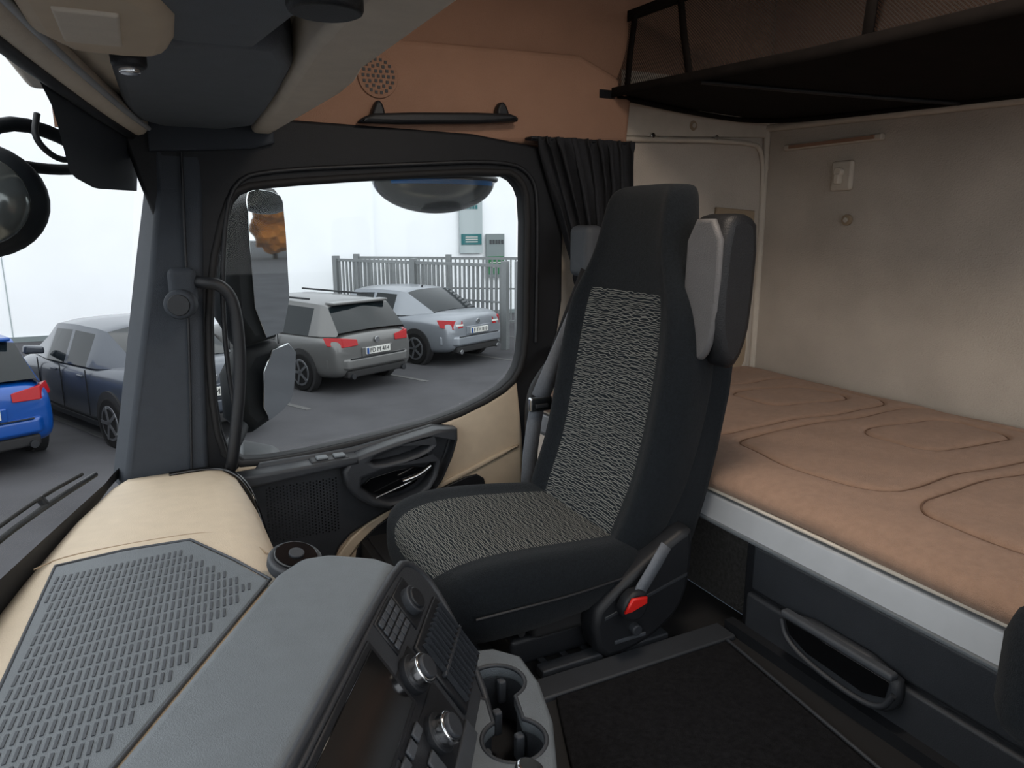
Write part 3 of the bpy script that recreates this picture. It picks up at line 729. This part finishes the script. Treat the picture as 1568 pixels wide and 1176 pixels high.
# ================================================================= OUTSIDE
G=-1.89
mk('ground',[(-60,-40,G),(140,-40,G),(140,60,G),(-60,60,G)],[(0,1,2,3)],M_asphalt)
pl=empty('parking_lines')
hd=Vector((-.43,.903,0));rt=Vector((.903,.43,0))
for k in range(-3,4):
    c=Vector((1.95,10.9,G+.004))+rt*(2.55*k)+hd*2.4
    boxes('line_%d'%(k+3),[(c,hd*2.5,rt*.05,(0,0,.002))],M_line,pl)
bw=empty('building_facade')
box('facade_left',(-30,20.5,G),(5.9,21,9),M_white,bw,0)
box('facade_right',(5.9,20.62,G),(40,21,9),M_white,bw,0)
boxes('panel_joints',[((x,20.495,3),(.012,0,0),(0,.006,0),(0,0,5)) for x in(-8,-3.0,1.0)],M_signwhite,bw)
box('facade_plinth',(-30,20.44,G),(40,20.5,G+.12),M_signgray,bw,0)
for n,(x0,x1,z0,z1,zc,m) in enumerate(((8.55,9.30,.0,1.62,.42,M_teal),(9.42,10.05,-.75,.58,-.45,M_green))):
    sg=empty('sign_board')
    box('board',(x0,20.5,z0),(x1,20.56,z1),M_signgray if n else M_signwhite,sg,.01)
    box('colour_band',(x0+.04,20.48,zc-.16 if n==0 else -.65),(x1-.04,20.51,zc+.16 if n==0 else -.10),m,sg,.004)
    boxes('lettering',[((x0+.15+.1*i,20.49,z1-.24),(.035,0,0),(0,.005,0),(0,0,.06)) for i in range(5)],M_teal if n==0 else M_dark,sg)
    boxes('text_lines',[(((x0+x1)/2,20.475,(zc if n==0 else -.36)+.07-.07*i),(.2,0,0),(0,.004,0),(0,0,.014)) for i in range(3)],M_plate,sg)
fe=empty('metal_fence')
def fence(a,b,nm):
    a=Vector(a);b=Vector(b);d=(b-a);L=d.length;d.normalize();s=Vector((-d.y,d.x,0));lst=[]
    n=int(L/.125)
    for i in range(n+1):
        p=a+d*(L*i/n);lst.append(((p.x,p.y,G+1.0),d*.020,s*.020,(0,0,.84)))
    for z,hh in((.16,.03),(1.05,.02),(1.86,.035)):
        m_=(a+b)/2;lst.append(((m_.x,m_.y,G+z),d*L/2,s*.03,(0,0,hh)))
    for i in range(3):
        p=a+d*(L*i/2);lst.append(((p.x,p.y,G+.98),d*(.07),s*.07,(0,0,.98)))
    boxes(nm,lst,M_galv,fe)
fence((4.4,18.9,0),(7.05,14.35,0),'panel_a')
fence((7.25,14.1,0),(9.6,11.6,0),'panel_b')
fence((5.2,19.9,0),(9.5,17.0,0),'panel_c')

def carmodel(name,rear,H,L,W,paint,kind,plate=None):
    ang=math.atan2(hd.y,hd.x)
    e=empty(name,(rear[0],rear[1],G),(0,0,ang))
    hw=W/2
    if kind=='sedan':
        ST=[(0,.78,.42,.72,.90),(.05,.92,.30,.80,1.02),(.35,.98,.24,.88,1.06),(.8,1,.22,.90,1.03),(1.6,1,.2,.90,.98),(2.6,1,.2,.88,.96),(3.3,1,.22,.85,.95),(3.9,.97,.24,.78,.88),(L-.15,.88,.28,.62,.74),(L,.68,.38,.52,.62)]
        GR=[(.62,1.03,1.04,.76,.70),(1.35,.97,H-.03,.93,.70),(1.50,.97,H-.015,.94,.71),(1.60,.97,H-.005,.94,.715),(2.20,.95,H,.94,.72),(2.28,.95,H,.94,.72),(2.85,.94,H-.03,.94,.70),(2.95,.94,H-.05,.93,.69),(3.65,.93,.94,.82,.72)]
        pill={1,2,4,6}
    else:
        ST=[(0,.80,.42,.72,.86),(.04,.93,.30,.84,.98),(.25,.98,.24,.92,1.02),(.8,1,.22,.92,1.0),(1.6,1,.2,.90,.98),(2.6,1,.2,.88,.97),(L-1.35,1,.22,.86,.96),(L-.75,.97,.24,.80,.90),(L-.15,.88,.28,.64,.76),(L,.68,.38,.54,.64)]
        GR=[(.10,1.0,1.02,.84,.80),(.42,.98,H-.06,.92,.72),(.50,.98,H-.03,.93,.73),(.72,.97,H-.015,.94,.735),(1.45,.96,H,.94,.74),(1.53,.96,H,.94,.74),(2.25,.95,H-.01,.94,.73),(2.33,.95,H-.015,.94,.73),(L-1.85,.94,H-.05,.94,.70),(L-1.75,.94,H-.07,.93,.69),(L-1.05,.93,.95,.82,.72)]
        pill={1,2,4,6,8}
    rings=[]
    for x,w,zb,zs,zt in ST:
        w*=hw
        h_=[(0,zb),(.55*w,zb),(.90*w,zb+.01),(w*.985,zb+.10),(w,(zb+zs)/2),(w*.985,zs-.06),(w*.95,zs),(w*.84,zt-.015),(w*.5,zt),(0,zt+.01)]
        rings.append([Vector((x,p[0],p[1])) for p in h_]+[Vector((x,-p[0],p[1])) for p in h_[-2:0:-1]])
    loft('body',rings,[paint],e,2)
    v=[];f=[];mi=[]
    for x,zb,zr,wb,wr in GR:
        wb*=hw;wr*=hw
        P=[(-wb,zb-.03),(-(wr+ (wb-wr)*.15),zr-.10 if zr>zb+.3 else zr-.02),(-wr,zr-.03 if zr>zb+.3 else zr),(-wr*.6,zr+.01),(0,zr+.02),(wr*.6,zr+.01),(wr,zr-.03 if zr>zb+.3 else zr),((wr+(wb-wr)*.15),zr-.10 if zr>zb+.3 else zr-.02),(wb,zb-.03)]
        v+=[(x,p[0],p[1]) for p in P]
    n=9;last=len(GR)-2
    for i in range(len(GR)-1):
        for j in range(n-1):
            f.append((i*n+j,i*n+j+1,(i+1)*n+j+1,(i+1)*n+j))
            side=j in(0,7)
            if i in(0,last): mi.append(1 if (2<=j<=5) else 0)
            else: mi.append((1 if i not in pill else 0) if side else 0)
    o=mk('greenhouse',v,f,None,e,True,mi,[paint,M_glassdark]);
    o.modifiers.new('es','EDGE_SPLIT').split_angle=math.radians(32)
    for sx in(.88,L-.88):
        for s in(-1,1):
            cyl('arch',(sx,s*(hw-.055),.34),DY,.385,.13,M_rubber,e,0,36)
            cyl('tyre',(sx,s*(hw-.07),.32),DY,.325,.19,M_tyre,e,.03,40)
            cyl('rim',(sx,s*(hw+.02),.32),DY,.225,.02,M_alloy,e,.005,32)
            cyl('rim_recess',(sx,s*(hw+.028),.32),DY,.19,.01,M_tyre,e,0,32)
            lst=[]
            for k in range(5):
                a=k*1.2566;dd_=Vector((math.cos(a),0,math.sin(a)));p_=Vector((-math.sin(a),0,math.cos(a)))
                lst.append((Vector((sx,s*(hw+.036),.32))+dd_*.11,dd_*.11,p_*.022,Vector((0,.006,0))))
            boxes('spokes',lst,M_alloy,e)
    for s in(-1,1):
        if kind=='sedan':
            prism('tail_lamp',[(-.005+.0,s*hw*.50,.76),(.03,s*hw*.80,.74),(.22,s*hw*.975,.78),(.10,s*hw*.60,.76)],[(.015,s*hw*.50,.90),(.05,s*hw*.80,.92),(.32,s*hw*.975,.93),(.12,s*hw*.6,.90)],M_tail,e,.01)
            prism('lamp_clear',[(-.008,s*hw*.50,.80),(.012,s*hw*.72,.80),(.05,s*hw*.7,.80),(.05,s*hw*.5,.80)],[(.0,s*hw*.50,.835),(.022,s*hw*.72,.835),(.05,s*hw*.7,.835),(.05,s*hw*.5,.835)],M_plate,e,.003)
        else:
            prism('tail_lamp',[(-.012,s*hw*.45,.80),(.0,s*hw*.78,.79),(.20,s*hw*.985,.82),(.10,s*hw*.60,.80)],[(.01,s*hw*.45,.90),(.02,s*hw*.80,.95),(.30,s*hw*.98,.95),(.12,s*hw*.6,.90)],M_tail,e,.01)
        cyl('exhaust',(-.005,s*hw*.62,.30),DX,.045,.12,M_chrome if kind=='sedan' else M_black,e,.004)
        prism('door_mirror',[(L-1.75,s*hw*.95,.98),(L-1.58,s*hw*.95,.98),(L-1.60,s*(hw+.2),1.0),(L-1.72,s*(hw+.2),1.0)],[(L-1.75,s*hw*.95,1.08),(L-1.6,s*hw*.95,1.08),(L-1.62,s*(hw+.18),1.12),(L-1.72,s*(hw+.18),1.12)],paint,e,.03)
        for xx in((1.50,2.30,3.05)): boxes('door_gap',[((xx,s*(hw-.001),.62),(.006,0,0),(0,.006,0),(0,0,.30))],M_black,e)
        for xx in(1.62,2.45): box('door_handle',(xx,s*(hw-.01)-.012,.80),(xx+.16,s*(hw-.01)+.018,.83),paint,e,.006)
        boxes('sill_trim',[((L/2,s*(hw*.985),.24),(L/2-1.3,0,0),(0,.01,0),(0,0,.03))],M_black,e)
        if kind=='wagon': boxes('roof_rail',[((L/2-.4,s*hw*.70,H+.02),(.95,0,0),(0,.014,0),(0,0,.015))],M_black,e)
    if kind=='sedan':
        cyl('roof_antenna',(1.55,0,H+.02),(-.5,0,1),.02,.05,M_black,e,.004)
    box('bumper_lower',(-.02,-hw*.72,.27),(.2,hw*.72,.40),M_rubber,e,.03)
    prism('bumper',[(-.06,-hw*.72,.42),(.25,-hw*.985,.42),(.25,hw*.985,.42),(-.06,hw*.72,.42)],[(-.05,-hw*.72,.60),(.25,-hw*.985,.62),(.25,hw*.985,.62),(-.05,hw*.72,.60)],paint,e,.04)
    box('bumper_crease',(-.064,-hw*.66,.595),(-.03,hw*.66,.605),M_black,e,.002)
    if kind=='sedan': box('plate_recess',(-.014,-.36,.62),(.04,.36,.78),paint,e,.01)
    else: box('plate_recess',(-.02,-.33,.60),(.04,.33,.75),paint,e,.01)
    zp=.69
    box('number_plate',(-.05,-.26,zp-.055),(-.018,.26,zp+.055),M_plate,e,.004)
    box('plate_strip',(-.054,.215,zp-.05),(-.048,.255,zp+.05),M_blu,e,0)
    cu=bpy.data.curves.new('plate_text','FONT');cu.body=plate or 'FD M 414';cu.size=.105;cu.align_x='CENTER';cu.align_y='CENTER';cu.extrude=.001;cu.materials.append(M_black)
    t=bpy.data.objects.new('plate_text',cu);COL.objects.link(t);t.parent=e;t.location=(-.053,-.02,zp);t.rotation_euler=(math.pi/2,0,-math.pi/2)
    tomesh(t)
    cyl('badge',(-.012 if kind!='sedan' else .0,0,.86),DX,.05,.03,M_chrome,e,.004)
    if kind!='sedan': 
        tube('rear_wiper',[(.13,0,1.04),(.17,.18,1.08),(.20,.34,1.10)],.008,M_black,e,0)
        box('roof_spoiler',(.34,-hw*.66,H-.06),(.56,hw*.66,H-.015),paint,e,.015)
    return e
carmodel('station_wagon',(3.35,11.75),1.50,4.55,1.80,M_grp,'wagon')
carmodel('sedan_car',(5.85,13.15),1.45,4.60,1.80,M_sil,'sedan','F TH 810')
carmodel('sedan_car',(.62,9.55),1.45,4.60,1.80,M_drk,'sedan')
carmodel('hatchback_car',(-1.84,9.25),1.50,4.20,1.75,M_blu,'hatch','FD L 307')

def tree(x,y,h,m):
    e=empty('autumn_tree',(x,y,G));tube('trunk',[(0,0,0),(.1,0,h*.4),(0,.1,h*.7)],.2,M_bark,e)
    for k in range(12):
        me=bpy.data.meshes.new('foliage');bm=bmesh.new();bmesh.ops.create_icosphere(bm,subdivisions=3,radius=h*random.uniform(.14,.22))
        for vv in bm.verts: vv.co*=1+random.uniform(-.16,.16)
        bm.to_mesh(me);bm.free();me.materials.append(m);o=bpy.data.objects.new('foliage_%d'%k,me);COL.objects.link(o);o.parent=e
        a=random.uniform(0,6.28);r_=h*random.uniform(0,.18);o.location=(r_*math.cos(a),r_*math.sin(a),h*random.uniform(.22,.92))
for x,y,h,m in((62,3,8,M_leafo),(66,8,9,M_leafg),(60,-1,6,M_leafg),(64,12,9,M_leafo),(70,-9,11,M_leafo),(58,16,7,M_leafg),(75,6,11,M_leafg)): tree(x,y,h,m)
box('truck_body_side',(1.3,2.0,-1.2),(2.4,2.05,1.6),M_tside,None,.02)

# ================================================================= LIGHT / WORLD / CAMERA
w=bpy.data.worlds.new('world');S.world=w;w.use_nodes=True
bg=w.node_tree.nodes['Background'];bg.inputs[0].default_value=(.94,.97,1,1);bg.inputs[1].default_value=2.2
cl=empty('added_fill_lamp')  # unseen lamp and housing, added to brighten the cab interior
box('fill_lamp_body',(.62,.70,1.575),(.88,1.0,1.602),M_ivory,cl,.01)
def area(name,loc,rot,size,e,c,parent):
    l=bpy.data.lights.new(name,'AREA');l.size=size;l.energy=e;l.color=c;o=bpy.data.objects.new(name,l);COL.objects.link(o);o.location=loc;o.rotation_euler=rot;o.parent=parent;return o
area('fill_light',(.75,.85,1.56),(0,0,0),.25,7,(1,.86,.72),cl)  # warm fill for the cab, added above the view

cd=bpy.data.cameras.new('camera');cam=bpy.data.objects.new('camera',cd);COL.objects.link(cam);S.camera=cam
yaw=math.radians(26.7);ph=math.radians(12.46)
cam.location=(0,0,.84);cam.rotation_euler=(math.pi/2-ph,0,-yaw)
cd.sensor_width=36;cd.lens=36*1100/1568;cd.clip_start=.02;cd.clip_end=500
